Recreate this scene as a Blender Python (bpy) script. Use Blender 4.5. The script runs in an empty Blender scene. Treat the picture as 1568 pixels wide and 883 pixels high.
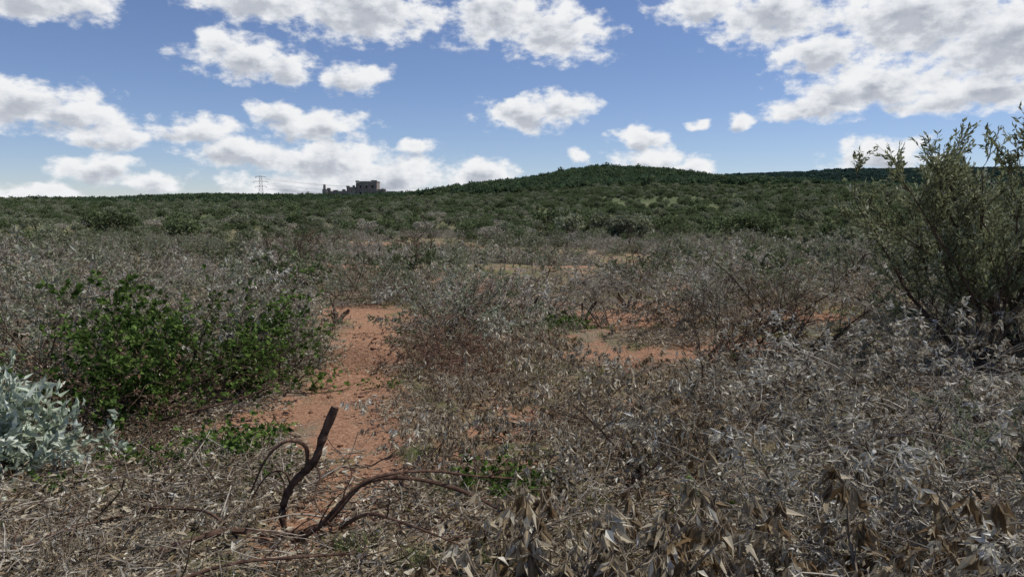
import bpy, math, random
import numpy as np
from mathutils import Vector
rad=math.radians
scene=bpy.context.scene
scene.view_settings.view_transform='Standard'
try: scene.view_settings.look='None'
except Exception: pass
scene.view_settings.exposure=0

# ------------------------------------------------------------ noise + terrain
def _hash(ix,iy,s=0):
    n=(ix*374761393+iy*668265263+s*974634777)&0xffffffff
    n=((n^(n>>13))*1274126177)&0xffffffff
    return ((n^(n>>16))&0xffff)/65535.0
def vnoise(x,y,s=0):
    x=np.asarray(x,float);y=np.asarray(y,float)
    ix=np.floor(x).astype(np.int64);iy=np.floor(y).astype(np.int64)
    fx=x-ix;fy=y-iy
    fx=fx*fx*(3-2*fx);fy=fy*fy*(3-2*fy)
    a=_hash(ix,iy,s);b=_hash(ix+1,iy,s);c=_hash(ix,iy+1,s);d=_hash(ix+1,iy+1,s)
    return (a*(1-fx)+b*fx)*(1-fy)+(c*(1-fx)+d*fx)*fy-0.5
def fbm(x,y,o=4,s=0):
    t=0;a=1.0
    for i in range(o):
        t=t+a*vnoise(x*2**i+i*17.3,y*2**i-i*9.1,s+i);a*=.5
    return t
def sm(a,b,x):
    t=np.clip((x-a)/(b-a),0,1);return t*t*(3-2*t)

R1x=[-700,-413,-334,-281,-228,-160,-97,-44,-34,8,35,61,87,114,140,166,219,272,324,413,800]
R1h=[6,6.0,8.5,10.8,12.8,12.8,12.8,16,19.5,25,30,33.5,33,32,28,22,16.5,13.5,12.5,12,10]
R2x=[-2000,-200,20,142,265,376,510,630,963,2000]
R2h=[0,0,15,30,54,62,67,73,76,68]
SOIL=[(-1.15,3.9,.22),(-1.12,4.5,.32),(-1.12,5.2,.35),(-1.3,6,.42),(-1.5,7,.46),(-1.7,8,.48),(-1.85,9,.52),(-2.0,10,.5),(-2.1,11,.5),(-2.2,12,.55),
 (-2.2,13.2,.65),(-2.0,6.9,.36),(-2.2,6.3,.36),(1.35,9.2,.65),(1.9,12.3,.9),(2.6,9.6,.55),(3.3,9.9,.45),(.0,6.3,.38),(-.35,5.3,.28),(-3.4,12.6,.55),(-3.0,14.,.75),
 (.5,15.5,.8),(3,14.5,.8),(5.0,13,.8),(5,19,1.0),(-1,20,1.1),(2,27,1.4),(-6,24,1.4),(9,27,1.4),(6.5,35,1.8),(-9,37,1.8),(13,40,2.)]
def soilmask(x,y):
    x=np.asarray(x,float);y=np.asarray(y,float)
    m=np.zeros(np.broadcast(x,y).shape)
    for a,b,r in SOIL:
        m=np.maximum(m,1-np.sqrt((x-a)**2+((y-b)*.8)**2)/(r*1.5))
    m=np.maximum(m,(1-np.sqrt(((x+12)/13)**2+((y-66)/8.)**2))*1.3)
    m=np.maximum(m,(1-np.sqrt(((x-9)/4)**2+((y-44)/2.5)**2))*.8)
    return m
def hz(x,y):
    x=np.asarray(x,float);y=np.asarray(y,float)
    s=np.clip((y-60)/540,0,1)**1.3
    back=1-.35*sm(640,1000,y)
    h=np.interp(x,R1x,R1h)*s*back
    s2=sm(650,1400,y)
    h=np.maximum(h,np.interp(x,R2x,R2h)*s2)
    d=np.hypot(x,y)
    h=h-1.5*sm(8,75,y)*(1-sm(80,450,y))
    h=h+fbm(x*.012,y*.012,3,5)*np.clip((d-60)/300,0,1)*3.0
    h=h+fbm(x*.12,y*.12,3,9)*.4*np.clip(d/20,.25,1)
    near=np.clip(1-d/60,0,1)
    h=h+fbm(x*.9,y*.9,4,21)*.10*near
    m=soilmask(x,y)
    h=h-.07*sm(0,.5,m)*near+fbm(x*5,y*5,3,33)*.026*near
    h=h-.19*np.exp(-(((x+1.75)/.45)**2+((y-8.75)/.2)**2))+.2*np.exp(-(((x+1.7)/.55)**2+((y-9.2)/.25)**2))
    h=h-.14*np.exp(-(((x-1.5)/.3)**2+((y-8.8)/.15)**2))+.12*np.exp(-(((x-1.5)/.45)**2+((y-9.1)/.2)**2))
    return h
def z1(x,y): return float(hz(np.array([x]),np.array([y]))[0])

# ------------------------------------------------------------ node helpers
def newmat(name):
    m=bpy.data.materials.new(name);m.use_nodes=True
    nt=m.node_tree;nt.nodes.clear();return m,nt
def N(nt,t,**k):
    n=nt.nodes.new(t)
    for a,b in k.items(): setattr(n,a,b)
    return n
def ramp(nt,stops):
    r=N(nt,'ShaderNodeValToRGB');e=r.color_ramp.elements
    while len(e)<len(stops): e.new(.5)
    for i,(p,c) in enumerate(stops):
        e[i].position=p;e[i].color=(c[0],c[1],c[2],1)
    return r
def leafmat(name,stops,trans=.25,inst=.25):
    m,nt=newmat(name)
    at=N(nt,'ShaderNodeAttribute',attribute_name='lv')
    oi=N(nt,'ShaderNodeObjectInfo')
    r=ramp(nt,stops);nt.links.new(at.outputs['Fac'],r.inputs[0])
    hsv=N(nt,'ShaderNodeHueSaturation')
    mr=N(nt,'ShaderNodeMapRange');mr.inputs[3].default_value=1-inst;mr.inputs[4].default_value=1+inst
    nt.links.new(oi.outputs['Random'],mr.inputs[0]);nt.links.new(mr.outputs[0],hsv.inputs['Value'])
    nt.links.new(r.outputs[0],hsv.inputs['Color'])
    p=N(nt,'ShaderNodeBsdfDiffuse')
    t=N(nt,'ShaderNodeBsdfTranslucent');mx=N(nt,'ShaderNodeMixShader');mx.inputs[0].default_value=trans
    nt.links.new(hsv.outputs[0],p.inputs['Color']);nt.links.new(hsv.outputs[0],t.inputs['Color'])
    nt.links.new(p.outputs[0],mx.inputs[1]);nt.links.new(t.outputs[0],mx.inputs[2])
    o=N(nt,'ShaderNodeOutputMaterial');nt.links.new(mx.outputs[0],o.inputs[0]);return m
def barkmat(name,c1,c2,scale=25,bump=True):
    m,nt=newmat(name)
    tc=N(nt,'ShaderNodeTexCoord');no=N(nt,'ShaderNodeTexNoise');no.inputs['Scale'].default_value=scale;no.inputs['Detail'].default_value=3
    nt.links.new(tc.outputs['Object'],no.inputs['Vector'])
    r=ramp(nt,[(.3,c1),(.7,c2)]);nt.links.new(no.outputs['Fac'],r.inputs[0])
    p=N(nt,'ShaderNodeBsdfDiffuse')
    nt.links.new(r.outputs[0],p.inputs['Color'])
    if bump:
        b=N(nt,'ShaderNodeBump');b.inputs['Strength'].default_value=.6;b.inputs['Distance'].default_value=.01
        nt.links.new(no.outputs['Fac'],b.inputs['Height']);nt.links.new(b.outputs[0],p.inputs['Normal'])
    o=N(nt,'ShaderNodeOutputMaterial');nt.links.new(p.outputs[0],o.inputs[0]);return m

M={}
M['dead']=leafmat('dead_leaf',[(0,(.13,.10,.065)),(.3,(.31,.27,.20)),(.75,(.46,.43,.35)),(1,(.68,.655,.58))],.28,.18)
M['deadtan']=leafmat('dead_leaf_tan',[(0,(.16,.105,.055)),(.35,(.38,.305,.20)),(.8,(.54,.48,.365)),(1,(.74,.70,.59))],.28,.12)
M['rust']=leafmat('rusty_leaf',[(0,(.12,.065,.04)),(.5,(.25,.16,.105)),(1,(.40,.29,.21))],.25,.15)
M['grey']=leafmat('grey_green_leaf',[(0,(.12,.13,.07)),(.5,(.26,.275,.175)),(.85,(.37,.385,.275)),(1,(.55,.55,.46))],.28,.18)
M['green']=leafmat('green_leaf',[(0,(.035,.06,.015)),(.5,(.095,.155,.035)),(1,(.20,.29,.08))],.35,.12)
M['silver']=leafmat('silver_leaf',[(0,(.25,.29,.20)),(.5,(.42,.47,.37)),(1,(.64,.67,.58))],.22,.1)
M['tree']=leafmat('leleshwa_leaf',[(0,(.12,.13,.065)),(.5,(.24,.26,.14)),(.85,(.36,.38,.25)),(1,(.54,.54,.45))],.35,.1)
M['fardead']=leafmat('far_dead_leaf',[(0,(.21,.18,.125)),(.5,(.375,.345,.275)),(1,(.55,.52,.44))],.28,.18)
M['fargreen']=leafmat('far_green_leaf',[(0,(.06,.08,.035)),(.5,(.12,.15,.07)),(1,(.20,.235,.125))],.3,.25)
M['fargrey']=leafmat('far_grey_leaf',[(0,(.13,.14,.08)),(.5,(.225,.24,.15)),(1,(.34,.355,.25))],.3,.2)
M['hill']=leafmat('hill_tree_leaf',[(0,(.035,.055,.03)),(.5,(.075,.115,.06)),(1,(.14,.185,.10))],.3,.35)
M['hill2']=leafmat('hazy_hill_leaf',[(0,(.05,.08,.07)),(.5,(.07,.115,.09)),(1,(.10,.15,.11))],.1,.2)  # blue of distance haze put into the far-ridge leaf colour
M['grass']=leafmat('grass_blade',[(0,(.10,.14,.04)),(.6,(.20,.25,.09)),(1,(.38,.36,.18))],.35,.2)
M['straw']=leafmat('straw_blade',[(0,(.22,.165,.10)),(.5,(.40,.33,.23)),(1,(.57,.50,.38))],.25,.2)
M['bark']=barkmat('twig_bark',(.10,.078,.058),(.28,.23,.175),bump=False)
M['barkg']=barkmat('grey_twig_bark',(.18,.155,.125),(.40,.36,.30),bump=False)
M['barkp']=barkmat('pale_twig_bark',(.33,.295,.245),(.58,.54,.46),bump=False)
M['barkd']=barkmat('dark_bark',(.04,.029,.021),(.14,.10,.07),bump=False)
M['cut']=barkmat('cut_wood',(.32,.22,.12),(.5,.38,.24))
M['barkr']=barkmat('red_bark',(.045,.026,.019),(.16,.10,.072))
M['barkr2']=barkmat('rusty_twig',(.09,.05,.035),(.24,.15,.11),bump=False)
M['clod']=barkmat('soil_clod',(.17,.095,.06),(.38,.22,.145),12)

# ------------------------------------------------------------ mesh builder
class MB:
    def __init__(s,mats): s.v=[];s.f=[];s.m=[];s.lv=[];s.n=0;s.mats=mats
    def tube(s,pts,r0,r1,sides=4,mat=0,cap=None,lv=.5):
        pts=np.asarray(pts,float);n=len(pts)
        t=np.gradient(pts,axis=0);t/=np.linalg.norm(t,axis=1)[:,None]+1e-9
        up=np.array([0.13,.21,.97]) if abs(t[0][2])<.9 else np.array([1,.1,0.])
        a=np.cross(t,up);a/=np.linalg.norm(a,axis=1)[:,None]+1e-9;b=np.cross(t,a)
        r=(r0+(r1-r0)*np.linspace(0,1,n)) if np.isscalar(r0) else np.asarray(r0)
        ang=np.arange(sides)*2*math.pi/sides
        ring=pts[:,None,:]+r[:,None,None]*(a[:,None,:]*np.cos(ang)[None,:,None]+b[:,None,:]*np.sin(ang)[None,:,None])
        s.v.append(ring.reshape(-1,3));base=s.n;s.n+=n*sides
        s.lv.append(np.full(n*sides,lv))
        for i in range(n-1):
            for j in range(sides):
                k=(j+1)%sides
                s.f.append((base+i*sides+j,base+i*sides+k,base+(i+1)*sides+k,base+(i+1)*sides+j));s.m.append(mat)
        if cap is not None:
            s.f.append(tuple(base+(n-1)*sides+j for j in range(sides)));s.m.append(cap)
    def leaves(s,P,D,L,W,rng,mat=1,curl=.25,fold=.3,lv=None,wide=.45):
        P=np.asarray(P,float);n=len(P)
        if n==0:return
        D=D/(np.linalg.norm(D,axis=1)[:,None]+1e-9)
        r=rng.normal(size=(n,3));S=np.cross(D,r);S/=np.linalg.norm(S,axis=1)[:,None]+1e-9
        Nn=np.cross(S,D);L=np.broadcast_to(L,(n,))[:,None];W=np.broadcast_to(W,(n,))[:,None]
        c=(rng.normal(size=(n,1))*curl)*L
        mid=P+D*L*wide
        V=np.stack([P,mid+S*W*.5+Nn*W*fold,mid,mid-S*W*.5+Nn*W*fold,P+D*L+Nn*c],1)
        s.v.append(V.reshape(-1,3))
        b=s.n+np.arange(n)*5
        F=np.concatenate([np.stack([b,b+2,b+1],1),np.stack([b,b+3,b+2],1),np.stack([b+1,b+2,b+4],1),np.stack([b+2,b+3,b+4],1)])
        s.f.extend(map(tuple,F.tolist()));s.m.extend([mat]*len(F))
        if lv is None: lv=rng.random(n)
        s.lv.append(np.repeat(lv,5));s.n+=n*5
    def mesh(s,name):
        me=bpy.data.meshes.new(name);me.from_pydata(np.concatenate(s.v).tolist(),[],s.f)
        for m in s.mats: me.materials.append(m)
        me.polygons.foreach_set('material_index',s.m)
        a=me.attributes.new('lv','FLOAT','POINT');a.data.foreach_set('value',np.concatenate(s.lv).astype(np.float32))
        me.update();return me
    def obj(s,name,link=True,loc=(0,0,0)):
        o=bpy.data.objects.new(name,s.mesh(name));o.location=loc
        if link: scene.collection.objects.link(o)
        return o

def grow(rng,p,d,length,n,wob,grav,floor=None):
    p=np.array(p,float);d=np.array(d,float);d/=np.linalg.norm(d);st=length/n
    out=[p.copy()]
    for i in range(n):
        d=d+rng.normal(size=3)*wob+np.array([0,0,-grav]);d/=np.linalg.norm(d)
        p=p+d*st
        if floor is not None and p[2]<floor: p[2]=floor;d[2]=abs(d[2])*.3
        out.append(p.copy())
    return np.array(out)
def perp(rng,d,mn,mx):
    d=d/(np.linalg.norm(d)+1e-9);r=rng.normal(size=3);r-=d*np.dot(r,d);r/=np.linalg.norm(r)+1e-9
    a=rng.uniform(mn,mx);return d*math.cos(a)+r*math.sin(a)

def brush(name,seed,mats,nstem=16,spread=.45,ln=(.6,1.3),elev=(5,55),grav=.05,wob=.16,ntw=8,tw=(.15,.4),nl=12,L=.055,W=.014,
          r=.011,droop=.6,sub=True,sides=4,bare=.25,link=False,base_single=False,curl=.25,twr=.0028,fold=.3,wide=.45,tip=.15,rnd=.5,kmin=2):
    rng=np.random.default_rng(seed);b=MB(mats);LP=[];LD=[];LG=[]
    for i in range(nstem):
        az=rng.uniform(0,2*math.pi);el=rad(rng.uniform(*elev));rr=spread*math.sqrt(rng.random())
        a2=az+rng.normal()*.8 if base_single else rng.uniform(0,2*math.pi)
        p=(math.cos(a2)*rr,math.sin(a2)*rr,rng.uniform(.0,.05 if base_single else .22))
        d=(math.cos(az)*math.cos(el),math.sin(az)*math.cos(el),math.sin(el))
        l=rng.uniform(*ln);pts=grow(rng,p,d,l,8,wob,grav,.015)
        rs=r*rng.uniform(.6,1.2)*(l/ln[1]);b.tube(pts,rs,rs*.25,sides)
        isbare=rng.random()<bare
        sl=rng.normal()*.16
        for j in range(ntw):
            k=rng.integers(kmin,9);dd=pts[k]-pts[k-1]
            q=pts[k-1]+(pts[k]-pts[k-1])*rng.random()
            tl=rng.uniform(*tw)
            tp=grow(rng,q,perp(rng,dd,.35,1.1)+np.array([0,0,.15]),tl,5,.2,grav*1.5,.01)
            b.tube(tp,twr,twr*.45,3)
            tws=[tp]
            if sub and rng.random()<.6:
                k2=rng.integers(1,5);t2=grow(rng,tp[k2],perp(rng,tp[k2]-tp[k2-1],.4,1.),tl*.6,3,.2,grav,.01);b.tube(t2,twr*.7,twr*.35,3);tws.append(t2)
            m=nl if not isbare else max(1,nl//5)
            tg=rng.normal()*.13+sl
            for t in tws:
                mm=m if t is tp else m//2
                u=rng.uniform(tip,1,mm)*(len(t)-1);i0=np.minimum(u.astype(int),len(t)-2);f=(u-i0)[:,None]
                P=t[i0]*(1-f)+t[i0+1]*f;dd2=t[i0+1]-t[i0];dd2/=np.linalg.norm(dd2,axis=1)[:,None]+1e-9
                LP.append(P);LD.append(dd2*.7+rng.normal(size=P.shape)*rnd+np.array([0,0,-droop]));LG.append(np.full(mm,tg))
    if LP:
        P=np.concatenate(LP);D=np.concatenate(LD);n=len(P)
        P[:,2]=np.maximum(P[:,2],.01)
        lv=np.clip(.47+np.concatenate(LG)+rng.normal(size=n)*.26,0,1)
        b.leaves(P,D,L*rng.uniform(.6,1.3,n),W*rng.uniform(.7,1.4,n),rng,1,curl,fold,lv,wide)
    return b.obj(name,link)

def blobshrub(name,seed,mats,R=1.5,H=2.0,n=450,L=.3,W=.18,trunk=True,flat=1.0,lobes=9):
    rng=np.random.default_rng(seed);b=MB(mats);P=[]
    for i in range(lobes):
        a=rng.uniform(0,6.28);rr=R*.65*math.sqrt(rng.random());cz=H*rng.uniform(.35,.8)*(1-.3*rr/R)
        c=np.array([math.cos(a)*rr,math.sin(a)*rr,cz])
        if trunk:
            b.tube(np.array([[0,0,0],c*np.array([.4,.4,.5]),c]),.05*R/1.5,.015,4)
        s=R*rng.uniform(.3,.5);m=n//lobes
        v=rng.normal(size=(m,3));v/=np.linalg.norm(v,axis=1)[:,None];v*=s*rng.uniform(.55,1.12,(m,1));v[:,2]*=.75*flat
        P.append(c+v)
    P=np.concatenate(P);P[:,2]=np.maximum(P[:,2],.05)
    D=rng.normal(size=P.shape)
    lv=np.clip(.5+rng.normal(size=len(P))*.28,0,1)
    b.leaves(P,D,L*rng.uniform(.5,1.4,len(P)),W*rng.uniform(.5,1.4,len(P)),rng,1,.2,.2,lv)
    return b.obj(name,False)

def coll(name,objs):
    c=bpy.data.collections.new(name)
    for o in objs: c.objects.link(o)
    return c

def scatter(name,c,X,Y,idx,scl,seed,tilt=.08,zoff=-.02,Z=None,rotz=None):
    rng=np.random.default_rng(seed);X=np.asarray(X,float);Y=np.asarray(Y,float);n=len(X)
    Zz=hz(X,Y)+zoff
    me=bpy.data.meshes.new(name);me.vertices.add(n)
    me.vertices.foreach_set('co',np.stack([X,Y,Zz],1).astype(np.float32).ravel())
    rot=np.stack([rng.normal(size=n)*tilt,rng.normal(size=n)*tilt,rng.uniform(0,6.28,n) if rotz is None else np.asarray(rotz,float)],1)
    a=me.attributes.new('rot','FLOAT_VECTOR','POINT');a.data.foreach_set('vector',rot.astype(np.float32).ravel())
    a=me.attributes.new('scl','FLOAT','POINT');a.data.foreach_set('value',np.broadcast_to(scl,(n,)).astype(np.float32).copy())
    a=me.attributes.new('idx','INT','POINT');a.data.foreach_set('value',np.asarray(idx).astype(np.int32))
    o=bpy.data.objects.new(name,me);scene.collection.objects.link(o)
    ng=bpy.data.node_groups.new(name+'_gn','GeometryNodeTree')
    ng.interface.new_socket('Geometry',in_out='INPUT',socket_type='NodeSocketGeometry')
    ng.interface.new_socket('Geometry',in_out='OUTPUT',socket_type='NodeSocketGeometry')
    gi=ng.nodes.new('NodeGroupInput');go=ng.nodes.new('NodeGroupOutput')
    ci=ng.nodes.new('GeometryNodeCollectionInfo');ci.inputs['Collection'].default_value=c
    ci.inputs['Separate Children'].default_value=True;ci.inputs['Reset Children'].default_value=True
    ip=ng.nodes.new('GeometryNodeInstanceOnPoints');ip.inputs['Pick Instance'].default_value=True
    def na(nm,dt):
        q=ng.nodes.new('GeometryNodeInputNamedAttribute');q.data_type=dt;q.inputs['Name'].default_value=nm
        return [s for s in q.outputs if s.enabled and s.name=='Attribute'][0]
    e=ng.nodes.new('FunctionNodeEulerToRotation')
    lk=ng.links.new
    lk(na('rot','FLOAT_VECTOR'),e.inputs[0]);lk(e.outputs[0],ip.inputs['Rotation'])
    lk(na('scl','FLOAT'),ip.inputs['Scale']);lk(na('idx','INT'),ip.inputs['Instance Index'])
    lk(gi.outputs[0],ip.inputs['Points']);lk(ci.outputs[0],ip.inputs['Instance']);lk(ip.outputs[0],go.inputs[0])
    md=o.modifiers.new('gn','NODES');md.node_group=ng
    return o

# ------------------------------------------------------------ ground
def ground():
    u=np.linspace(-7.3,7.3,520);xs=3*np.sinh(u)
    v=np.linspace(-3.0,7.3,520);ys=6+3*np.sinh(v)
    X,Y=np.meshgrid(xs,ys);Z=hz(X,Y)
    nx=len(xs);ny=len(ys)
    co=np.stack([X,Y,Z],2).reshape(-1,3)
    me=bpy.data.meshes.new('ground')
    i=np.arange(nx-1)[None,:]+nx*np.arange(ny-1)[:,None]
    F=np.stack([i,i+1,i+1+nx,i+nx],2).reshape(-1,4)
    me.vertices.add(len(co));me.vertices.foreach_set('co',co.astype(np.float32).ravel())
    me.loops.add(F.size);me.loops.foreach_set('vertex_index',F.astype(np.int32).ravel())
    me.polygons.add(len(F));me.polygons.foreach_set('loop_start',(np.arange(len(F))*4).astype(np.int32))
    me.update(calc_edges=True)
    a=me.attributes.new('soil','FLOAT','POINT');a.data.foreach_set('value',soilmask(X,Y).astype(np.float32).ravel())
    d=np.clip((Y-50)/90,0,1)
    a=me.attributes.new('far','FLOAT','POINT');a.data.foreach_set('value',d.astype(np.float32).ravel())
    me.polygons.foreach_set('use_smooth',[True]*len(F))
    o=bpy.data.objects.new('ground',me);scene.collection.objects.link(o)
    m,nt=newmat('ground_soil');L=nt.links.new
    g=N(nt,'ShaderNodeNewGeometry')
    def noise(sc,det=6,rough=.6,off=0):
        n=N(nt,'ShaderNodeTexNoise');n.inputs['Scale'].default_value=sc;n.inputs['Detail'].default_value=det;n.inputs['Roughness'].default_value=rough
        L(g.outputs['Position'],n.inputs['Vector']);return n
    def mix(f,a,b):
        x=N(nt,'ShaderNodeMix',data_type='RGBA');
        for s,v in ((x.inputs[0],f),(x.inputs[6],a),(x.inputs[7],b)):
            if isinstance(v,(tuple,float)): s.default_value=v if isinstance(v,float) else (*v,1)
            else: L(v,s)
        return x.outputs[2]
    def mrange(v,a,b):
        x=N(nt,'ShaderNodeMapRange');x.inputs[1].default_value=a;x.inputs[2].default_value=b;L(v,x.inputs[0]);return x.outputs[0]
    n1=noise(3,5);n2=noise(30,5,.7);n3=noise(.7,3);n4=noise(140,2,.7)
    soil=ramp(nt,[(.3,(.18,.095,.06)),(.5,(.35,.195,.122)),(.72,(.49,.32,.22))]);L(n2.outputs[0],soil.inputs[0])
    litter=ramp(nt,[(.35,(.12,.085,.055)),(.5,(.24,.182,.125)),(.65,(.40,.32,.235))]);L(n4.outputs[0],litter.inputs[0])
    gr=ramp(nt,[(.35,(.085,.095,.04)),(.6,(.20,.205,.10))]);L(n2.outputs[0],gr.inputs[0])
    c=mix(mrange(n3.outputs[0],.46,.6),litter.outputs[0],gr.outputs[0])
    sa=N(nt,'ShaderNodeAttribute',attribute_name='soil')
    ad=N(nt,'ShaderNodeMath',operation='ADD');L(sa.outputs['Fac'],ad.inputs[0])
    sc=N(nt,'ShaderNodeMath',operation='MULTIPLY_ADD');L(n1.outputs[0],sc.inputs[0]);sc.inputs[1].default_value=2.0;sc.inputs[2].default_value=-.99
    L(sc.outputs[0],ad.inputs[1])
    c=mix(mrange(ad.outputs[0],.05,.38),c,soil.outputs[0])
    fa=N(nt,'ShaderNodeAttribute',attribute_name='far')
    n5=noise(.05,6);fr=ramp(nt,[(.35,(.08,.10,.05)),(.55,(.115,.13,.07)),(.72,(.18,.17,.11))]);L(n5.outputs[0],fr.inputs[0])
    fm=N(nt,'ShaderNodeMath',operation='SUBTRACT');L(fa.outputs['Fac'],fm.inputs[0]);L(mrange(sa.outputs['Fac'],0.,.4),fm.inputs[1]);fm.use_clamp=True
    c=mix(fm.outputs[0],c,fr.outputs[0])
    p=N(nt,'ShaderNodeBsdfDiffuse')
    L(c,p.inputs['Color'])
    b=N(nt,'ShaderNodeBump');b.inputs['Strength'].default_value=1.0;b.inputs['Distance'].default_value=.04;L(n2.outputs[0],b.inputs['Height']);L(b.outputs[0],p.inputs['Normal'])
    o2=N(nt,'ShaderNodeOutputMaterial');L(p.outputs[0],o2.inputs[0]);me.materials.append(m)
ground()

# ------------------------------------------------------------ prototypes
B=M
near=[brush('brush_%02d'%i,100+i,[B['barkg'],B['dead']],nstem=14,ntw=6,nl=13,L=.075,W=.024,spread=.5,elev=(5,50),tip=.45,bare=.3,tw=(.2,.45)) for i in range(4)]
near+=[brush('brush_%02d'%(4+i),120+i,[B['bark'],B['deadtan']],nstem=13,ntw=6,nl=14,L=.09,W=.028,spread=.45,elev=(10,50),droop=1.5,bare=.15,tip=.55,rnd=.4,tw=(.2,.45)) for i in range(3)]
near+=[brush('brush_%02d'%(7+i),140+i,[B['barkd'],B['dead']],nstem=16,ntw=9,nl=2,L=.06,W=.02,spread=.6,elev=(0,60),ln=(.7,1.6),r=.015,wob=.2) for i in range(2)]
near+=[brush('brush_09',150,[B['barkr2'],B['rust']],nstem=20,ntw=9,nl=8,L=.05,W=.018,spread=.6,elev=(5,50))]
near+=[brush('brush_%02d'%(10+i),160+i,[B['barkg'],B['grey']],nstem=16,ntw=6,nl=13,L=.065,W=.024,spread=.4,elev=(15,75),droop=.1,tip=.35) for i in range(2)]
near+=[brush('brush_%02d'%(12+i),170+i,[B['bark'],B['deadtan']],nstem=9,ntw=5,nl=10,L=.09,W=.027,spread=.3,ln=(.3,.6),elev=(5,50),droop=1.9,bare=.0,tip=.6,rnd=.42,tw=(.08,.22),curl=.4) for i in range(3)]
near+=[brush('brush_15',180,[B['barkp'],B['dead']],nstem=12,ntw=8,nl=3,L=.06,W=.02,spread=.5,elev=(0,45),ln=(.6,1.3),r=.012,wob=.18,twr=.0035)]
Cn=coll('near_brush_parts',near)
mid=[brush('midbrush_%02d'%i,200+i,[B['barkg'],B['fardead']],nstem=15,ntw=6,nl=7,L=.13,W=.05,spread=.6,ln=(.6,1.2),elev=(5,50),sub=False,sides=3,twr=.005) for i in range(5)]
mid+=[brush('midbrush_%02d'%(5+i),210+i,[B['bark'],B['fargrey']],nstem=15,ntw=6,nl=8,L=.13,W=.055,spread=.45,ln=(.7,1.4),elev=(25,85),sub=False,sides=3,twr=.005,droop=0,base_single=True) for i in range(2)]
mid+=[brush('midbrush_%02d'%(7+i),220+i,[B['barkd'],B['dead']],nstem=14,ntw=7,nl=2,L=.08,W=.03,spread=.6,ln=(.7,1.5),elev=(5,60),sides=3,twr=.006,r=.02,sub=False) for i in range(2)]
mid+=[brush('midbrush_09',230,[B['bark'],B['fargreen']],nstem=15,ntw=6,nl=8,L=.13,W=.06,spread=.4,ln=(.7,1.4),elev=(25,85),sub=False,sides=3,twr=.005,droop=0,base_single=True)]
Cm=coll('mid_brush_parts',mid)
far=[blobshrub('farshrub_%02d'%i,300+i,[B['bark'],B['fargrey' if i<2 else ('fargreen' if i<5 else 'fardead')]],R=1.5,H=2.0,n=500,L=.30,W=.18) for i in range(7)]
Cf=coll('far_shrub_parts',far)
hil=[blobshrub('hilltree_%02d'%i,320+i,[B['bark'],B['hill']],R=2.4,H=3.6,n=240,L=.9,W=.6,lobes=8) for i in range(3)]
hil+=[blobshrub('hilltree_%02d'%(3+i),330+i,[B['bark'],B['fargreen']],R=2.4,H=3.2,n=240,L=.9,W=.6,lobes=8) for i in range(2)]
hil+=[blobshrub('hilltree_05',340,[B['bark'],B['hill2']],R=4,H=5,n=160,L=2.,W=1.4,lobes=7)]
Ch=coll('hill_tree_parts',hil)

def tuft(name,seed,mat,n,h,spread,w=.006):
    rng=np.random.default_rng(seed);b=MB([mat,mat])
    P=np.c_[rng.normal(size=(n,2))*spread,np.zeros(n)]
    D=np.c_[rng.normal(size=(n,2))*.45,np.ones(n)]
    b.leaves(P,D,h*rng.uniform(.5,1.3,n),w,rng,0,.25,.2);return b.obj(name,False)
def litter(name,seed):
    rng=np.random.default_rng(seed);b=MB([M['bark'],M['deadtan'],M['straw'],M['barkg'],M['barkd']])
    for i in range(62):
        p=np.r_[rng.uniform(-.5,.5,2),rng.uniform(.01,.06)];a=rng.uniform(0,6.28)
        pts=grow(rng,p,(math.cos(a),math.sin(a),rng.normal()*.15),rng.uniform(.1,.5),5,.18,.01,.006)
        r=.0015+.006*rng.random()**2;b.tube(pts,r,r*.5,4,int(rng.choice([0,0,3,3,4])))
    n=210;P=np.c_[rng.uniform(-.55,.55,(n,2)),rng.uniform(.005,.05,n)];D=np.c_[rng.normal(size=(n,2)),rng.normal(size=n)*.35]
    b.leaves(P,D,rng.uniform(.035,.09,n),.025,rng,1)
    n=50;P=np.c_[rng.uniform(-.55,.55,(n,2)),rng.uniform(.005,.03,n)];D=np.c_[rng.normal(size=(n,2)),np.abs(rng.normal(size=n))*.3]
    b.leaves(P,D,rng.uniform(.06,.16,n),.006,rng,2);return b.obj(name,False)
gr=[tuft('grass_00',1,M['grass'],50,.12,.07),tuft('grass_01',2,M['grass'],60,.09,.12),tuft('grass_02',3,M['straw'],40,.13,.08),tuft('grass_03',4,M['straw'],50,.09,.12)]
Cg=coll('grass_parts',gr)
Cl=coll('litter_parts',[litter('litter_0%d'%i,50+i) for i in range(4)])

def weed(name,seed,mat,n=120,R=.25,H=.2,L=.045,W=.034):
    rng=np.random.default_rng(seed);b=MB([M['bark'],mat]);
    for i in range(12):
        a=rng.uniform(0,6.28);pts=grow(rng,(0,0,0),(math.cos(a),math.sin(a),rng.uniform(.3,1.2)),R*1.2,5,.15,.08,.01);b.tube(pts,.003,.001,3)
        k=n//12;u=rng.uniform(.3,1,k)*5;i0=np.minimum(u.astype(int),4);P=pts[i0]+(pts[i0+1]-pts[i0])*(u-i0)[:,None]
        b.leaves(P,rng.normal(size=P.shape)*.7+np.array([0,0,.3]),L*rng.uniform(.6,1.3,k),W,rng,1)
    return b.obj(name,False)
Cw=coll('weed_parts',[weed('weed_0%d'%i,70+i,M['green']) for i in range(3)])

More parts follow.
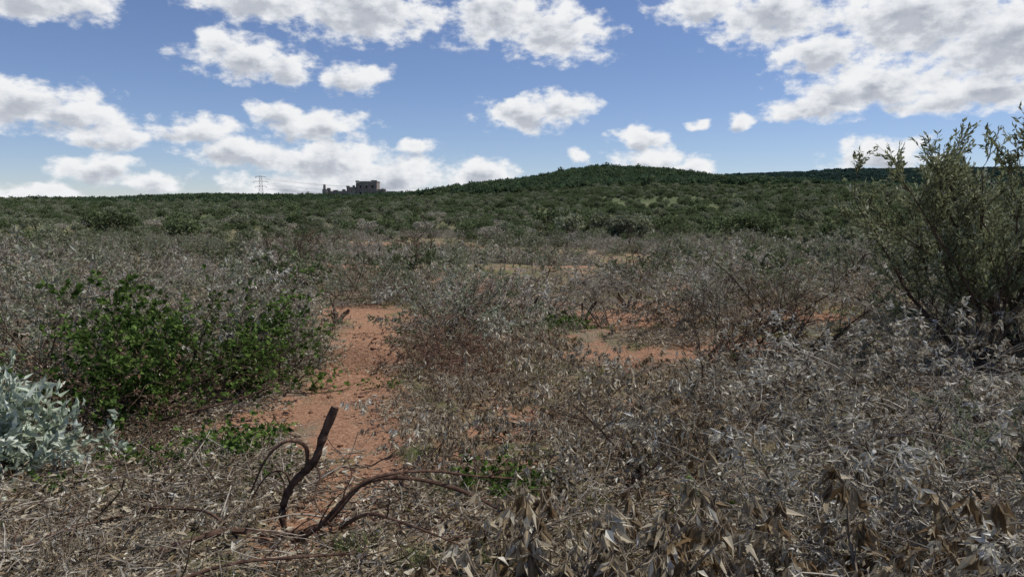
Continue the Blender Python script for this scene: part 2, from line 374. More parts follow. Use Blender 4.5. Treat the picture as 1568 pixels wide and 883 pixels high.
# ------------------------------------------------------------ near brush placement
rng=np.random.default_rng(7)
X=[];Y=[];I=[];S=[]
def put(x,y,i,s): X.append(x);Y.append(y);I.append(i);S.append(s)
for k in range(32):
    x=-.75+k*.105+rng.uniform(-.1,.1);put(x,(2.62 if x<.1 else 2.75)+rng.uniform(-.15,.3)+.05*abs(x),12+int(rng.integers(0,3)),rng.uniform(.7,1.15)*(.75 if x<.0 else 1.08))
for x,y,i,s in [(1.5,2.9,0,.6),(2.1,3.0,1,.7),(1.9,2.9,15,.7),(2.5,3.3,15,.8),(1.5,3.4,15,.7),(2.9,3.9,15,.8),(2.2,3.9,15,.7),(3.3,4.4,15,.8),(2.4,5.4,15,.8),(3.6,5.8,15,.9),
  (.4,3.5,5,.5),(1.0,3.55,0,.7),(1.7,3.6,2,.75),(2.3,3.7,3,.8),(-.1,3.35,13,.75),(1.3,4.1,1,.75),(2.1,4.3,0,.8),(2.9,4.2,10,.7),(.5,4.3,2,.5),(2.9,3.3,1,.75),(.15,3.7,14,.8),(.7,3.2,12,.9),
  (-.35,4.8,4,.5),(-.55,5.3,4,.6),(-.4,5.9,5,.6),(.35,5.0,6,.6),(.8,5.1,4,.65),(.7,5.8,5,.65),(1.25,5.3,6,.7),(1.15,6.1,4,.7),(.65,6.9,5,.7),(1.0,7.4,6,.6),
  (1.8,5.1,2,.85),(2.5,5.2,0,.85),(3.3,5.1,3,.9),(1.9,6.2,1,.75),(2.7,6.3,0,.85),(3.5,6.2,2,.95),(1.8,7.2,4,.55),(2.5,7.5,3,.65),(3.3,7.4,1,.75),(4.1,6.6,0,.9),(4.2,7.6,3,1.),
  (-.5,7.6,9,.75),(-.85,8.3,9,.75),(-.35,8.9,9,.75),(-.8,9.5,10,.95),(-.2,9.9,11,.95),(-.7,10.4,1,.9),(.1,8.3,4,.7),(.5,9.0,6,.6),(.4,9.8,11,.65),(-.8,7.0,5,.4),
  (2.6,8.8,7,.65),(3.3,8.9,8,.75),(3.8,9.3,7,.8),(-.3,7.0,5,.5),
  (-3.0,10.2,1,.9),(-3.5,9.3,10,1.),(-4.3,9.8,2,1.1),(-4.9,9.2,0,1.1),(-5.5,8.3,10,1.2),(-4.9,7.6,7,1.),(-5.2,6.6,3,1.0),(-2.9,9.0,10,.65),(-2.6,7.9,7,.45),
  (-3.0,3.4,4,.35),(-1.75,4.3,5,.3),(-2.0,3.6,5,.3),(-1.9,5.1,4,.3),(-3.6,7.9,7,.8),(-4.4,8.4,11,1.),(-2.5,3.9,15,.4),(-2.0,3.1,15,.35)]:
    put(x,y,i,s)
for gx in np.arange(-14,16,.92):
    for gy in np.arange(7.5,20,.92):
        x=gx+rng.uniform(-.45,.45);y=gy+rng.uniform(-.45,.45)
        if abs(x)>y*.85+1.5: continue
        if x<1.0 and y<10.5 and x>-2.4: continue
        if x<3.6 and y<8.4 and x>0: continue
        if x<-2 and y<10: continue
        m=float(soilmask(x,y))+float(fbm(np.array(x*.45),np.array(y*.45),2,3))*1.0
        if m>.1: continue
        i=int(rng.choice([0,1,2,3,0,1,2,3,4,5,7,8,10,11,10]))
        put(x,y,i,rng.uniform(.5,1.0))
scatter('cut_brushwood',Cn,X,Y,I,np.array(S),11,.12)
X=[];Y=[];I=[];S=[]
for gy in np.arange(18,92,1.15):
    w=gy*.8+6
    for gx in np.arange(-w,w,1.35):
        x=gx+rng.uniform(-.7,.7);y=gy+rng.uniform(-.6,.6)
        m=float(soilmask(x,y))
        cl=float(fbm(np.array(x*.16),np.array(y*.16),3,44))
        if m>.1 or cl>.15 : continue
        if rng.random()<.06+max(0,(y-66)/60): continue
        g2=float(fbm(np.array(x*.07),np.array(y*.07),2,45))
        i=int(rng.choice([0,1,2,3,4,0,1,2,3,4,5,6,7,8])) if g2<.1 else int(rng.choice([0,1,5,6,9,5,9]))
        X.append(x);Y.append(y);I.append(i);S.append(rng.uniform(.5,1.05)*(1+.5*max(0,cl*-1)))
scatter('cleared_bush_field',Cm,X,Y,I,np.array(S),12,.12)

X=[];Y=[];I=[];S=[]
n=14000
ys=np.sqrt(rng.uniform(50**2,340**2,n));xs=rng.uniform(-1,1,n)*(ys*.8+8)
for x,y in zip(xs,ys):
    cl=float(fbm(np.array(x*.03),np.array(y*.03),3,77))
    if float(soilmask(x,y))>.05: continue
    if cl>.34 and rng.random()<.7: continue
    if y<68 and rng.random()<.86: continue
    if y<105 and rng.random()<.2 and x<0: continue
    if x>12 and y>65: i=int(rng.choice([2,3,0,1,4,3,2])) 
    elif y<130: i=int(rng.choice([0,1,0,1,5,2,3,4]))
    else: i=int(rng.choice([0,1,2,3,4,2,3,4,0,1]))
    s=rng.uniform(.35,.85)*(1+.7*max(0,-cl))
    if rng.random()<.07: s*=1.6
    if y<80: s*=.8
    X.append(x);Y.append(y);I.append(i);S.append(s)
for x,y,i,s in [(11.5,75,1,1.45),(12.9,75.5,0,1.4),(10.6,76,1,1.2),(8.,95,3,1.6),(9.6,96,4,1.4),(6.3,97,2,1.2),(24,78,3,1.5),(22,79,4,1.4),(26,77,2,1.4),(29,70,1,1.2),
   (-34,78,3,1.3),(-36,80,2,1.3),(-47,88,4,1.7),(-50,90,3,1.5),(1.5,85,3,.9),(-3,90,2,1.),(17,85,4,1.2),
   (27,52,4,1.25),(30,50,3,1.3),(33,54,2,1.4),(25,60,3,1.2),(22,48,1,1.0),(36,60,4,1.5),(20,56,4,1.),(24,40,3,1.),(27,42,2,1.2)]:
    X.append(x);Y.append(y);I.append(i);S.append(s)
scatter('shrubland',Cf,X,Y,I,np.array(S),13,.08)

X=[];Y=[];I=[];S=[]
n=15000
ys=np.sqrt(rng.uniform(300**2,660**2,n));xs=rng.uniform(-1,1,n)*(ys*.78+10)
for x,y in zip(xs,ys):
    hill=np.interp(x,R1x,R1h)>17
    if 470<y<520 and -140<x<-60 and rng.random()<.75: continue
    cl=float(fbm(np.array(x*.02),np.array(y*.02),3,88))
    if hill: i=int(rng.choice([0,1,2,0,1,2,3,4])); s=rng.uniform(.5,1.25)
    else: i=int(rng.choice([0,1,2,3,4,0,1])); s=rng.uniform(.4,.95)
    if cl>.25 and rng.random()<.5: continue
    X.append(x);Y.append(y);I.append(i);S.append(s)
for x,y,s in [(-33,590,1.7),(-37,585,1.4),(-28,592,1.3),(-20,590,1.2),(40,600,1.6),(75,605,1.5),(100,600,1.5)]:
    X.append(x);Y.append(y);I.append(0);S.append(s)
n=7000
ys=rng.uniform(950,1480,n);xs=rng.uniform(150,1150,n)
for x,y in zip(xs,ys):
    X.append(x);Y.append(y);I.append(5);S.append(rng.uniform(.6,1.3))
scatter('hillside_woodland',Ch,X,Y,I,np.array(S),14,.05,-.2)

n=2200
ys=rng.uniform(2.2,24,n);xs=rng.uniform(-1,1,n)*(ys*.8+1)
m=soilmask(xs,ys)+fbm(xs*2,ys*2,2,61)*.5;g=fbm(xs*.6,ys*.6,3,55);k=(m<.2)
xs=xs[k];ys=ys[k];g=g[k]
idx=np.where(g>-.05,rng.integers(0,2,len(xs)),rng.integers(2,4,len(xs)))
scatter('grass_tufts',Cg,xs,ys,idx,rng.uniform(.6,1.3,len(xs)),15,.1,-.005)
n=800
ys=rng.uniform(2.0,17,n);xs=rng.uniform(-1,1,n)*(ys*.8+1)
xs=np.r_[xs,rng.uniform(-4,-1.3,90)];ys=np.r_[ys,rng.uniform(2.2,6,90)]
k=(soilmask(xs,ys)+fbm(xs*2,ys*2,2,62)*.45)<.08;xs=xs[k];ys=ys[k]
scatter('twig_litter',Cl,xs,ys,rng.integers(0,4,len(xs)),rng.uniform(.6,1.1,len(xs)),16,.05,0.0)
W_=[(-2.15,5.4,1.3),(-1.95,5.6,1.2),(-2.3,5.2,1.2),(-1.85,5.3,1.1),(-2.45,5.5,1.2),(-2.2,5.8,1.2),(-.15,4.75,1.1),(-.0,4.6,.9),(.1,4.85,.8),(-2.9,6.2,1.2),(-1.65,4.9,.7),(-2.6,5.0,.9),
    (-3.5,4.3,.9),(-3.1,4.0,.8),(-2.0,6.1,.8),(.7,11.2,1.2),(.9,11.0,1.2),(.4,11.4,1.2),(1.2,4.4,.8),(2.7,8.6,.8),(-3.4,3.7,.8),(-2.9,5.3,.9),(-3.0,4.7,.8),(-1.3,7.6,.6),(-1.6,9.9,.7)]
W_=np.array(W_);scatter('green_weeds',Cw,W_[:,0],W_[:,1],rng.integers(0,3,len(W_)),W_[:,2],17,.1,0)

# ------------------------------------------------------------ individual plants
o=brush('green_leafy_bush',501,[M['barkd'],M['green']],nstem=64,ntw=12,nl=10,L=.06,W=.045,spread=.6,ln=(.75,1.5),elev=(18,88),droop=.1,bare=.42,link=True,base_single=True,grav=.05,wide=.5)
o.location=(-3.2,7.0,z1(-3.2,7.0)-.05);o.scale=(1.0,.85,.95)
o=brush('twiggy_dark_bush',502,[M['barkd'],M['grey']],nstem=54,ntw=11,nl=5,L=.05,W=.024,spread=.6,ln=(.8,1.45),elev=(10,85),droop=.1,bare=.45,link=True,base_single=True,grav=.05)
o.location=(-4.1,7.0,z1(-4.1,7.0)-.05)
o=brush('twiggy_dark_bush',503,[M['barkd'],M['grey']],nstem=40,ntw=11,nl=7,L=.05,W=.024,spread=.5,ln=(.7,1.1),elev=(10,80),droop=.1,bare=.35,link=True,base_single=True,grav=.05)
o.location=(-2.8,7.9,z1(-2.8,7.9)-.05)
o=brush('twiggy_dark_bush',504,[M['barkd'],M['rust']],nstem=40,ntw=10,nl=4,L=.05,W=.02,spread=.5,ln=(.5,.95),elev=(5,70),droop=.3,bare=.5,link=True,base_single=True,grav=.05)
o.location=(-3.6,6.3,z1(-3.6,6.3)-.05)
for k,(x,y,s) in enumerate([(-3.55,4.95,.75),(-4.05,5.2,.95),(-3.85,5.6,.8)]):
    o=brush('silver_leaf_plant',510+k,[M['bark'],M['silver']],nstem=22,ntw=6,nl=12,L=.105,W=.045,spread=.25,ln=(.4,.8),elev=(15,80),droop=-.1,bare=.05,link=True,base_single=True,grav=.03,wide=.5)
    o.location=(x,y,z1(x,y)-.03);o.scale=(s,s,s)

def bigshrub(name,seed,loc,H,R,nstem,mats,nl=11,lean=(0,0),el=(52,86),nb=16,kmin=4):
    rng=np.random.default_rng(seed);b=MB(mats);LP=[];LD=[];LG=[]
    for i in range(nstem):
        az=6.28*i/nstem+rng.uniform(-.4,.4);e=rad(rng.uniform(*el));l=H*rng.uniform(.7,1.15)
        d=np.array([math.cos(az)*math.cos(e)+lean[0],math.sin(az)*math.cos(e)+lean[1],math.sin(e)])
        pts=grow(rng,(math.cos(az)*.12,math.sin(az)*.12,-.05),d,l,14,.08,-.01)
        r0=rng.uniform(.02,.036);b.tube(pts,r0,.004,6)
        for j in range(nb):
            k=int(rng.integers(kmin,15));dd=pts[k]-pts[k-1]
            bl=rng.uniform(.3,1.0)*R*.55*(1.25-.6*k/14)
            bp=grow(rng,pts[k],perp(rng,dd,.3,.9),bl,7,.12,-.07);b.tube(bp,.008*(1.2-.5*k/14),.0025,4)
            bg=rng.normal()*.12
            for q in range(8):
                kk=int(rng.integers(2,8));tp=grow(rng,bp[kk],perp(rng,bp[kk]-bp[kk-1],.3,.8),rng.uniform(.12,.32),4,.14,-.05);b.tube(tp,.003,.0015,3)
                u=rng.uniform(.1,1,nl)*4;i0=np.minimum(u.astype(int),3);f=(u-i0)[:,None];P=tp[i0]*(1-f)+tp[i0+1]*f
                dd2=tp[i0+1]-tp[i0];dd2/=np.linalg.norm(dd2,axis=1)[:,None]
                LP.append(P);LD.append(dd2*.9+rng.normal(size=P.shape)*.45+np.array([0,0,.1]));LG.append(np.full(nl,bg))
    P=np.concatenate(LP);D=np.concatenate(LD);n=len(P)
    lv=np.clip(.48+np.concatenate(LG)+rng.normal(size=n)*.22,0,1)
    b.leaves(P,D,.072*rng.uniform(.6,1.3,n),.024*rng.uniform(.7,1.3,n),rng,1,.15,.25,lv)
    o=b.obj(name);o.location=(loc[0],loc[1],z1(*loc));return o
bigshrub('leleshwa_tree',601,(5.4,8.5),2.45,1.2,8,[M['barkd'],M['tree']],11,(0,0),(64,84),15,4)
bigshrub('leleshwa_tree',602,(6.35,8.9),2.6,1.4,9,[M['barkd'],M['tree']],11,(0,0),(60,86),16,3)
bigshrub('leleshwa_shrub',603,(6.9,11.5),2.1,1.2,8,[M['barkd'],M['tree']],10)
bigshrub('leleshwa_shrub',604,(8.3,12.5),2.5,1.3,8,[M['barkd'],M['tree']],10)

# ------------------------------------------------------------ branches, stumps
def smoothpts(P,n=24):
    P=np.array(P,float);u=np.linspace(0,len(P)-1,n)
    out=[]
    for x in u:
        i=int(min(math.floor(x),len(P)-2));f=x-i
        p0=P[max(i-1,0)];p1=P[i];p2=P[i+1];p3=P[min(i+2,len(P)-1)]
        out.append(.5*((2*p1)+(-p0+p2)*f+(2*p0-5*p1+4*p2-p3)*f*f+(-p0+3*p1-3*p2+p3)*f**3))
    return np.array(out)
def knobbly(pts,r0,r1,rng):
    n=len(pts);return (r0+(r1-r0)*np.linspace(0,1,n))*(1+.12*rng.normal(size=n))
rg=np.random.default_rng(99)
b=MB([M['barkr'],M['deadtan'],M['cut']])
g=z1(-1.25,4.05)
main=smoothpts([(-1.42,4.0,.02+g),(-1.29,4.03,.08+g),(-1.30,4.06,.22+g),(-1.25,4.1,.36+g),(-1.13,4.12,.48+g),(-1.08,4.14,.62+g),(-1.01,4.16,.79+g)],34)
b.tube(main,knobbly(main,.017,.025,rg),None,8,0,0)
f1=smoothpts([main[20],(-1.17,4.1,.58+g),(-1.28,4.08,.61+g),(-1.38,4.05,.52+g),(-1.46,4.02,.34+g)],18)
b.tube(f1,knobbly(f1,.013,.005,rg),None,6)
f2=smoothpts([main[22],(-1.09,4.1,.4+g),(-1.10,4.0,.3+g),(-1.0,3.95,.18+g)],12);b.tube(f2,knobbly(f2,.008,.003,rg),None,5)
f3=smoothpts([main[12],(-1.3,4.1,.36+g),(-1.36,4.15,.44+g)],8);b.tube(f3,knobbly(f3,.008,.003,rg),None,5)
f4=smoothpts([main[16],(-1.3,4.12,.42+g),(-1.4,4.14,.40+g),(-1.5,4.12,.25+g),(-1.52,4.05,.12+g)],14);b.tube(f4,knobbly(f4,.008,.003,rg),None,5)
b.obj('upright_dead_branch')
b=MB([M['barkr'],M['deadtan'],M['cut']])
def gz(L): return [(x,y,z+z1(x,y)) for x,y,z in L]
for L,r0,r1 in [([(-1.85,3.75,.05),(-1.55,3.9,.09),(-1.3,3.95,.11),(-1.05,4.0,.17),(-.85,4.1,.29),(-.6,4.15,.3),(-.3,4.1,.24),(-.05,4.0,.14)],.021,.010),
  ([(-1.2,3.9,.09),(-1.05,3.85,.2),(-.8,3.9,.34),(-.5,4.05,.36),(-.2,4.2,.27),(.05,4.3,.2)],.014,.005),
  ([(-.95,3.95,.15),(-.75,3.75,.22),(-.5,3.6,.22),(-.25,3.5,.16)],.012,.004),
  ([(-1.5,3.9,.05),(-1.75,4.1,.12),(-2.1,4.2,.1),(-2.4,4.4,.03)],.009,.004),
  ([(-1.7,3.3,.04),(-1.4,3.45,.1),(-1.1,3.5,.12),(-.8,3.6,.08)],.011,.005),
  ([(-2.8,3.6,.04),(-2.5,3.9,.1),(-2.2,4.2,.07),(-1.8,4.5,.04)],.008,.004),
  ([(-3.1,6.1,.05),(-2.7,6.0,.18),(-2.3,6.2,.3),(-1.95,6.3,.42)],.013,.006),
  ([(-2.2,4.7,.03),(-2.45,5.0,.2),(-2.6,5.2,.35)],.008,.004)]:
    p=smoothpts(gz(L),26);b.tube(p,knobbly(p,r0,r1,rg),None,7,0,2)
    for q in range(5):
        k=int(rg.integers(4,24));tp=grow(rg,p[k],perp(rg,p[k]-p[k-1],.4,1.1)+np.array([0,0,.2]),rg.uniform(.12,.4),6,.18,.03);b.tube(tp,.005,.0015,4)
b.obj('fallen_branch')
def fallen(seed,x,y,s,n=7,el=(10,55),mat='barkd'):
    rng=np.random.default_rng(seed);b=MB([M[mat],M['dead'],M['cut']])
    for i in range(n):
        az=rng.uniform(0,6.28);e=rad(rng.uniform(*el));p=grow(rng,(rng.normal()*.1,rng.normal()*.1,.02),(math.cos(az)*math.cos(e),math.sin(az)*math.cos(e),math.sin(e)),s*rng.uniform(.6,1.2),9,.15,.01,.02)
        b.tube(p,.016*s,.004,5)
        for j in range(6):
            k=int(rng.integers(2,9));t=grow(rng,p[k],perp(rng,p[k]-p[k-1],.4,1.),s*rng.uniform(.2,.5),6,.15,0,.02);b.tube(t,.007*s,.002,4)
            for q in range(3):
                kk=int(rng.integers(1,6));t2=grow(rng,t[kk],perp(rng,t[kk]-t[kk-1],.4,1.),s*rng.uniform(.1,.25),3,.2,0,.02);b.tube(t2,.003*s,.0015,3)
    b.obj('dead_branch',True,(x,y,z1(x,y)))
for k,(x,y,s) in enumerate([(2.7,9.0,1.2),(3.4,8.8,1.1),(2.2,8.2,.7),(-.85,10.5,1.1),(-7,22,1.6),(-8.5,30,2.2),(7.5,17,1.5),(15,30,2.),(3.2,19,1.5),(.3,14,1.1),(5.2,8.0,1.0),(4.0,11,1.2),(10,21,1.6),(-3,26,1.8),(-11,44,3),(1.9,6.5,.8),(3.9,5.6,.9),(2.6,4.6,.7),(1.0,4.9,.7)]):
    fallen(700+k,x,y,s)
def stump(seed,x,y,n=7,h=.36):
    rng=np.random.default_rng(seed);b=MB([M['barkd'],M['dead'],M['cut']])
    for i in range(n):
        a=rng.uniform(0,6.28);r=rng.uniform(.02,.22);hh=h*rng.uniform(.4,1.3)
        p=smoothpts([(math.cos(a)*r*.6,math.sin(a)*r*.6,-.05),(math.cos(a)*r,math.sin(a)*r,hh*.5),(math.cos(a)*(r+.1)+rng.normal()*.04,math.sin(a)*(r+.1),hh)],8)
        q=rng.uniform(.015,.032);b.tube(p,knobbly(p,q,q*.75,rng),None,7,0,2)
    b.obj('cut_stump',True,(x,y,z1(x,y)))
for k,(x,y) in enumerate([(-3.6,12.0),(-2.9,12.2),(.6,12.0),(1.05,11.7),(.25,12.2),(-4.1,12.6),(2.1,13.4)]): stump(800+k,x,y)
b=MB([M['clod']]);rc=np.random.default_rng(5)
for i in range(420):
    a=SOIL[rc.integers(0,22)];x=a[0]+rc.normal()*a[2]*.7;y=a[1]+rc.normal()*a[2]*.7;s=.005+.03*rc.random()**2
    z=z1(x,y);nn=5;t=np.linspace(-1,1,nn);p=np.c_[x+rc.normal(size=nn)*s*.15,y+rc.normal(size=nn)*s*.15,z+t*s*.7]
    b.tube(p,s*np.sqrt(np.clip(1.02-t*t,0.02,1))*(1+.2*rc.normal(size=nn)),None,6)
b.obj('soil_clods')

# ------------------------------------------------------------ castle ruin
def stonemat():
    m,nt=newmat('ruin_stone');L=nt.links.new
    g=N(nt,'ShaderNodeNewGeometry');v=N(nt,'ShaderNodeTexVoronoi');v.inputs['Scale'].default_value=.9;L(g.outputs['Position'],v.inputs['Vector'])
    n=N(nt,'ShaderNodeTexNoise');n.inputs['Scale'].default_value=.35;n.inputs['Detail'].default_value=6;L(g.outputs['Position'],n.inputs['Vector'])
    r=ramp(nt,[(.3,(.20,.16,.14)),(.55,(.30,.25,.215)),(.75,(.40,.34,.29))]);L(n.outputs[0],r.inputs[0])
    mx=N(nt,'ShaderNodeMix',data_type='RGBA',blend_type='MULTIPLY');mx.inputs[0].default_value=.25;L(r.outputs[0],mx.inputs[6]);L(v.outputs['Color'],mx.inputs[7])
    p=N(nt,'ShaderNodeBsdfPrincipled');p.inputs['Roughness'].default_value=.9;L(mx.outputs[2],p.inputs['Base Color'])
    o=N(nt,'ShaderNodeOutputMaterial');L(p.outputs[0],o.inputs[0]);return m
ST=stonemat();dk=barkmat('interior_shade',(.03,.03,.03),(.06,.055,.05))  # near-black colour painted as the shade inside the keep
root=bpy.data.objects.new('stone_castle_ruin',None);scene.collection.objects.link(root);cx,cy=-101,500;root.location=(cx,cy,z1(cx,cy)-1)
def boxes(name,bl,mat):
    vs=[];fs=[];rr=random.Random(name)
    for x0,x1,y0,y1,z0,zz1 in bl:
        k=len(vs);j=lambda:rr.uniform(-.12,.12)
        vs+=[(x0,y0,z0),(x1,y0,z0),(x1,y1,z0),(x0,y1,z0),(x0+.1+j(),y0+.1,zz1+j()),(x1-.1+j(),y0+.1,zz1+j()),(x1-.1+j(),y1-.1,zz1+j()),(x0+.1+j(),y1-.1,zz1+j())]
        fs+=[(k,k+3,k+2,k+1),(k+4,k+5,k+6,k+7),(k,k+1,k+5,k+4),(k+1,k+2,k+6,k+5),(k+2,k+3,k+7,k+6),(k+3,k,k+4,k+7)]
    me=bpy.data.meshes.new(name);me.from_pydata(vs,[],fs);me.materials.append(mat);o=bpy.data.objects.new(name,me);scene.collection.objects.link(o);o.parent=root
def facade(x0,x1,yf,z0,zt,wins,ww,wh,zrows,depth):
    L=[];zs=[z0]
    for zr in zrows:
        L.append((x0,x1,yf,yf+.8,zs[-1],zr));xc=x0
        for w in wins: L.append((xc,w-ww/2,yf,yf+.8,zr,zr+wh));xc=w+ww/2
        L.append((xc,x1,yf,yf+.8,zr,zr+wh));zs.append(zr+wh)
    L.append((x0,x1,yf,yf+.8,zs[-1],zt))
    L+= [(x0,x0+.8,yf+.8,yf+depth,z0,zt),(x1-.8,x1,yf+.8,yf+depth,z0,zt),(x0+.8,x1-.8,yf+depth-.8,yf+depth,z0,zt)]
    return L
kp=facade(-3,11,0,0,11.6,[0,4,8],1.1,1.6,[3.5,7.8],12)
boxes('keep_walls',kp,ST);boxes('keep_interior',[(-2,10,1.5,10.8,0,11)],dk)  # keep_interior: solid dark block standing in for shade behind the window openings
boxes('keep_parapet',[(-3.2,-.6,-.2,1,11.65,12.7),(-.5,7,-.1,1,11.65,12.3),(7.1,11.2,-.2,1,11.65,13.0),(-3.2,4,11,12.2,11.65,12.6),(8,11.2,9,12.2,11.65,12.4)],ST)
boxes('east_tower',facade(-9,-3.1,-1,0,8.4,[-6],1.1,1.4,[5],9)+[(-9.2,-7,-1.2,0,8.45,9.2),(-5,-3.5,-1.2,0,8.45,9.6)],ST)
boxes('west_wing',facade(-22,-9.1,-.5,0,5.8,[-19,-15.5,-12],1.1,1.2,[3],8)+[(-22.2,-20,-.6,2,5.85,7.8),(-18,-15,-.6,1,5.85,6.4),(-12,-10,-.6,1,5.85,7.0)],ST)
boxes('corner_turret',[(-25,-22.3,-2,1,0,7.0),(-24.4,-23,-1.6,.5,7.05,10.0)],ST)
boxes('curtain_wall',[(11.2,17,0,1.2,0,7.0),(17.1,24,.2,1.3,0,5.6),(24.1,33,.0,1.2,0,4.9),(14,16,-1,3,0,7.4),(27,28.5,-1,2.5,0,6)],ST)

# ------------------------------------------------------------ pylon
def metal():
    m,nt=newmat('galvanised_steel');p=N(nt,'ShaderNodeBsdfPrincipled');n=N(nt,'ShaderNodeTexNoise');r=ramp(nt,[(.3,(.22,.23,.25)),(.7,(.34,.35,.37))]);nt.links.new(n.outputs[0],r.inputs[0]);nt.links.new(r.outputs[0],p.inputs['Base Color']);p.inputs['Roughness'].default_value=.6
    o=N(nt,'ShaderNodeOutputMaterial');nt.links.new(p.outputs[0],o.inputs[0]);return m
MT=metal()
def pylon(x,y,H):
    r=bpy.data.objects.new('electricity_pylon',None);scene.collection.objects.link(r);r.location=(x,y,z1(x,y));r.rotation_euler=(0,0,rad(20))
    b=MB([MT]);q=.14
    def w(z): return 4.2*(1-z/H)**1.0+1.0 if z<H*.62 else 4.2*.38+1.0-(z-H*.62)*.07
    zs=np.linspace(0,H,10)
    cor=[(-1,-1),(1,-1),(1,1),(-1,1)]
    for i in range(9):
        a,c=zs[i],zs[i+1];wa,wc=w(a)*.75,w(c)*.75
        for k in range(4):
            p0=cor[k];p1=cor[(k+1)%4]
            b.tube([(p0[0]*wa,p0[1]*wa,a),(p0[0]*wc,p0[1]*wc,c)],q*1.2,q*1.2,4)
            b.tube([(p0[0]*wa,p0[1]*wa,a),(p1[0]*wc,p1[1]*wc,c)],q*.6,q*.6,3)
            b.tube([(p1[0]*wa,p1[1]*wa,a),(p0[0]*wc,p0[1]*wc,c)],q*.6,q*.6,3)
            b.tube([(p0[0]*wc,p0[1]*wc,c),(p1[0]*wc,p1[1]*wc,c)],q*.6,q*.6,3)
    o=b.obj('lattice_tower');o.parent=r
    b=MB([MT])
    for z,l in ((H*.66,6.5),(H*.82,8.5),(H*.98,6.0)):
        for s in (-1,1):
            for yy in (-.8,.8):
                b.tube([(0,yy,z+1.4),(s*l,0,z)],q,q,4);b.tube([(0,yy,z),(s*l,0,z)],q,q,4)
                for t in (.3,.6): b.tube([(s*l*t,yy*(1-t),z),(s*l*t,yy*(1-t),z+1.4*(1-t))],q*.6,q*.6,3)
            b.tube([(s*l,0,z),(s*l,0,z-1.8)],.18,.18,6)
    o=b.obj('cross_arms');o.parent=r
    return r
px,py_,H=-301,900,36
pylon(px,py_,H);pylon(60,1000,26)
b=MB([MT]);zb=z1(px,py_);ze=z1(60,1000)
for z,z2,l in ((H*.66,26*.66,6.5),(H*.82,26*.82,8.5),(H*.98,26*.98,6)):
    for s in (-1,1):
        A=np.array([px+s*l*.94,py_+s*l*.34,zb+z-1.8]);E=np.array([60+s*l*.94,1000+s*l*.34,ze+z2-1.8])
        t=np.linspace(0,1,40)[:,None];p=A*(1-t)+E*t;p[:,2]-=(4*t*(1-t))[:,0]*13
        b.tube(p,.09,.09,4)
b.obj('power_lines')

# ------------------------------------------------------------ sky
SAZ,SEL=rad(70),rad(60)
w=bpy.data.worlds.new('World');scene.world=w;w.use_nodes=True;nt=w.node_tree;nt.nodes.clear();L=nt.links.new
sky=N(nt,'ShaderNodeTexSky');sky.sky_type='NISHITA';sky.sun_disc=False;sky.sun_elevation=SEL;sky.sun_rotation=SAZ;sky.altitude=1800;sky.air_density=1.0;sky.dust_density=.3;sky.ozone_density=3.5
def val(s,v):
    if isinstance(v,bpy.types.NodeSocket): L(v,s)
    else: s.default_value=v
def ma(op,a,b=None,c=None,clamp=False):
    n=N(nt,'ShaderNodeMath',operation=op);n.use_clamp=clamp;val(n.inputs[0],a)
    if b is not None: val(n.inputs[1],b)
    if c is not None: val(n.inputs[2],c)
    return n.outputs[0]
def vm(op,a,b=None,c=None):
    n=N(nt,'ShaderNodeVectorMath',operation=op);val(n.inputs[0],a)
    if b is not None: val(n.inputs[1],b)
    if c is not None: val(n.inputs[2],c)
    return n.outputs['Value'] if op in('LENGTH','DOT_PRODUCT') else n.outputs[0]
tc=N(nt,'ShaderNodeTexCoord');nd=vm('NORMALIZE',tc.outputs['Generated'])
sp=N(nt,'ShaderNodeSeparateXYZ');L(nd,sp.inputs[0])
az=ma('MULTIPLY',ma('ARCTAN2',sp.outputs[0],sp.outputs[1]),57.2958)
el=ma('MULTIPLY',ma('ARCSINE',sp.outputs[2]),57.2958)
cb=N(nt,'ShaderNodeCombineXYZ');L(az,cb.inputs[0]);L(el,cb.inputs[1]);UV=cb.outputs[0]
CL=[(-32,13.2,5,1.4),(-19,10.5,4.2,1.4),(-21,11.6,2.0,1.0),(-16.7,10.2,2.4,1.2),(-11.6,9.6,2.4,1.1),(-18,14.4,5.0,1.5),(-11,14.2,6.5,2.1),
(-1,14.2,4.4,2.2),(3,13.0,4.4,2.2),(1.0,7.2,3.3,1.4),(3.4,7.9,2.9,1.2),(-33,6.8,4.8,1.5),(-30,6.2,3.4,1.3),(-27.8,4.9,2.7,1.0),(-28.9,2.7,2.7,1.1),(-25.5,1.9,1.8,.7),
(-22.3,5.4,3.2,1.1),(-14.5,6.2,3.8,1.2),(-17.3,6.9,2.2,.9),(-19.0,3.9,4.4,1.1),(-14,3.6,5.8,1.8),(-9.5,2.5,5.4,1.7),(-15,1.7,6.5,1.1),(-7.0,4.6,1.6,.7),
(-2.2,2.7,2.8,1.1),(4.8,4.1,1.0,.6),(9.9,5.2,2.3,.9),(10.5,3.5,3.1,1.1),(13,2.8,2.4,.9),(13.8,6.5,.9,.4),(17,6.5,1.1,.6),(14,14.4,3.2,1.1),(19,13.4,4.9,2.3),(22,10.6,3.4,1.6),
(28,12.4,6.3,3.0),(33,10.5,6,3.4),(25.5,8.3,5.4,1.7),(22.2,7.1,3.8,1.0),(31,7.6,5,1.6),(26.2,3.7,3.6,1.2),(-33,.8,3.8,.9),
(-46,9,6,3),(45,6,5,2),(50,13,8,3.5),(-65,10,9,3),(-5,26,9,4),(24,30,11,5),(75,10,9,3),(-110,13,12,4),(130,12,14,4),(180,11,14,5)]
n0=N(nt,'ShaderNodeTexNoise');n0.inputs['Scale'].default_value=.33;n0.inputs['Detail'].default_value=2;L(UV,n0.inputs['Vector'])
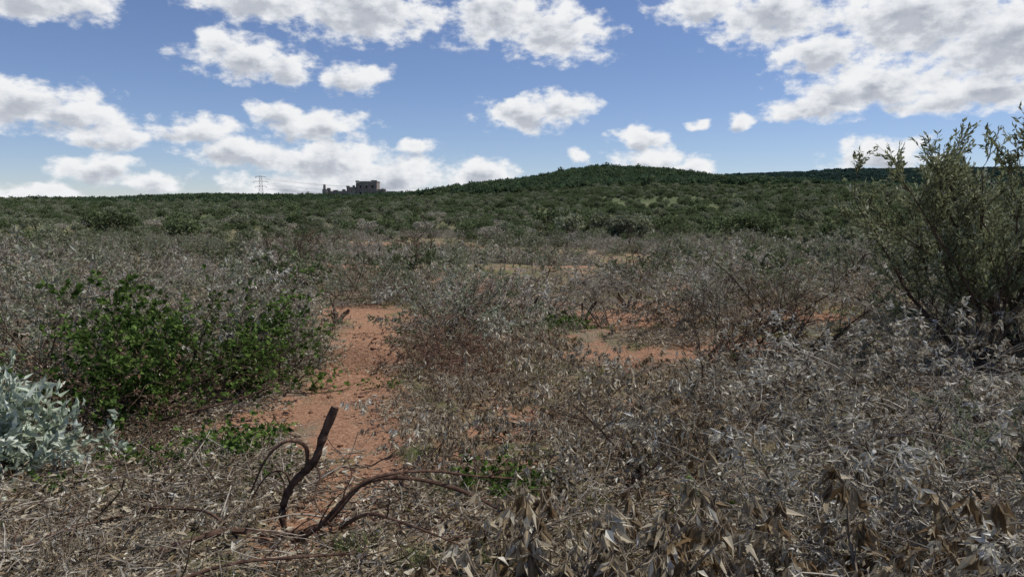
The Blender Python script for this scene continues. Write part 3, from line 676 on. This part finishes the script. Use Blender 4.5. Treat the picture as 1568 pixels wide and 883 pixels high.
def density(uv,det=7,sc=.6,amp=2.2):
    acc=None
    wv=vm('MULTIPLY_ADD',n0.outputs['Color'],(2.8,1.5,0),vm('SUBTRACT',uv,(1.4,.75,0)))
    for a,e,ra,re in CL:
        q=vm('MULTIPLY_ADD',wv,(1/ra,1/re,0),(-a/ra,-e/re,0))
        l=vm('LENGTH',q)
        acc=l if acc is None else ma('SMOOTH_MIN',acc,l,.15)
    acc=ma('SUBTRACT',1.0,ma('MINIMUM',acc,2.0))
    s=vm('MULTIPLY',uv,(1,1.6,1))
    n1=N(nt,'ShaderNodeTexNoise');n1.inputs['Scale'].default_value=sc;n1.inputs['Detail'].default_value=det;n1.inputs['Roughness'].default_value=.58;L(s,n1.inputs['Vector'])
    return ma('MULTIPLY_ADD',n1.outputs[0],amp,ma('SUBTRACT',acc,amp*.5-.02))
d0=density(UV)
d1=density(vm('ADD',UV,(.25,.6,0)),4,.5,2.0)
def ss(v,a,b,o0=0,o1=1):
    n=N(nt,'ShaderNodeMapRange',interpolation_type='SMOOTHSTEP');val(n.inputs[0],v)
    for i,k in enumerate((a,b,o0,o1)): n.inputs[i+1].default_value=k
    return n.outputs[0]
alpha=ss(d0,-.2,.46)
shade=ma('ADD',ma('MULTIPLY',ss(d1,.1,1.0),.8),ma('MULTIPLY',ss(d0,.5,1.3),.2),clamp=True)
cr=ramp(nt,[(0,(.88,.89,.905)),(.45,(.70,.725,.77)),(1,(.38,.415,.485))]);L(shade,cr.inputs[0])
tint=N(nt,'ShaderNodeMix',data_type='RGBA',blend_type='MULTIPLY');tint.inputs[0].default_value=1;L(sky.outputs[0],tint.inputs[6]);tint.inputs[7].default_value=(1.0,.96,1.06,1)
bg=N(nt,'ShaderNodeBackground');bg.inputs[1].default_value=.095;L(tint.outputs[2],bg.inputs[0])
bc=N(nt,'ShaderNodeBackground');bc.inputs[1].default_value=1.0;L(cr.outputs[0],bc.inputs[0])
mx=N(nt,'ShaderNodeMixShader');L(alpha,mx.inputs[0]);L(bg.outputs[0],mx.inputs[1]);L(bc.outputs[0],mx.inputs[2])
wo=N(nt,'ShaderNodeOutputWorld');L(mx.outputs[0],wo.inputs[0])

ld=bpy.data.lights.new('sun','SUN');ld.energy=4.4;ld.angle=rad(.5);ld.color=(1,.965,.9)
lo=bpy.data.objects.new('sun',ld);scene.collection.objects.link(lo)
S=Vector((math.sin(SAZ)*math.cos(SEL),math.cos(SAZ)*math.cos(SEL),math.sin(SEL)));lo.rotation_euler=S.to_track_quat('Z','Y').to_euler();lo.location=(0,0,50)

cd=bpy.data.cameras.new('camera');cd.sensor_width=36;cd.lens=26.17;cd.clip_end=8000;cd.clip_start=.05
co=bpy.data.objects.new('camera',cd);scene.collection.objects.link(co);co.location=(0,0,1.75+z1(0,0));co.rotation_euler=(rad(84),0,0);scene.camera=co
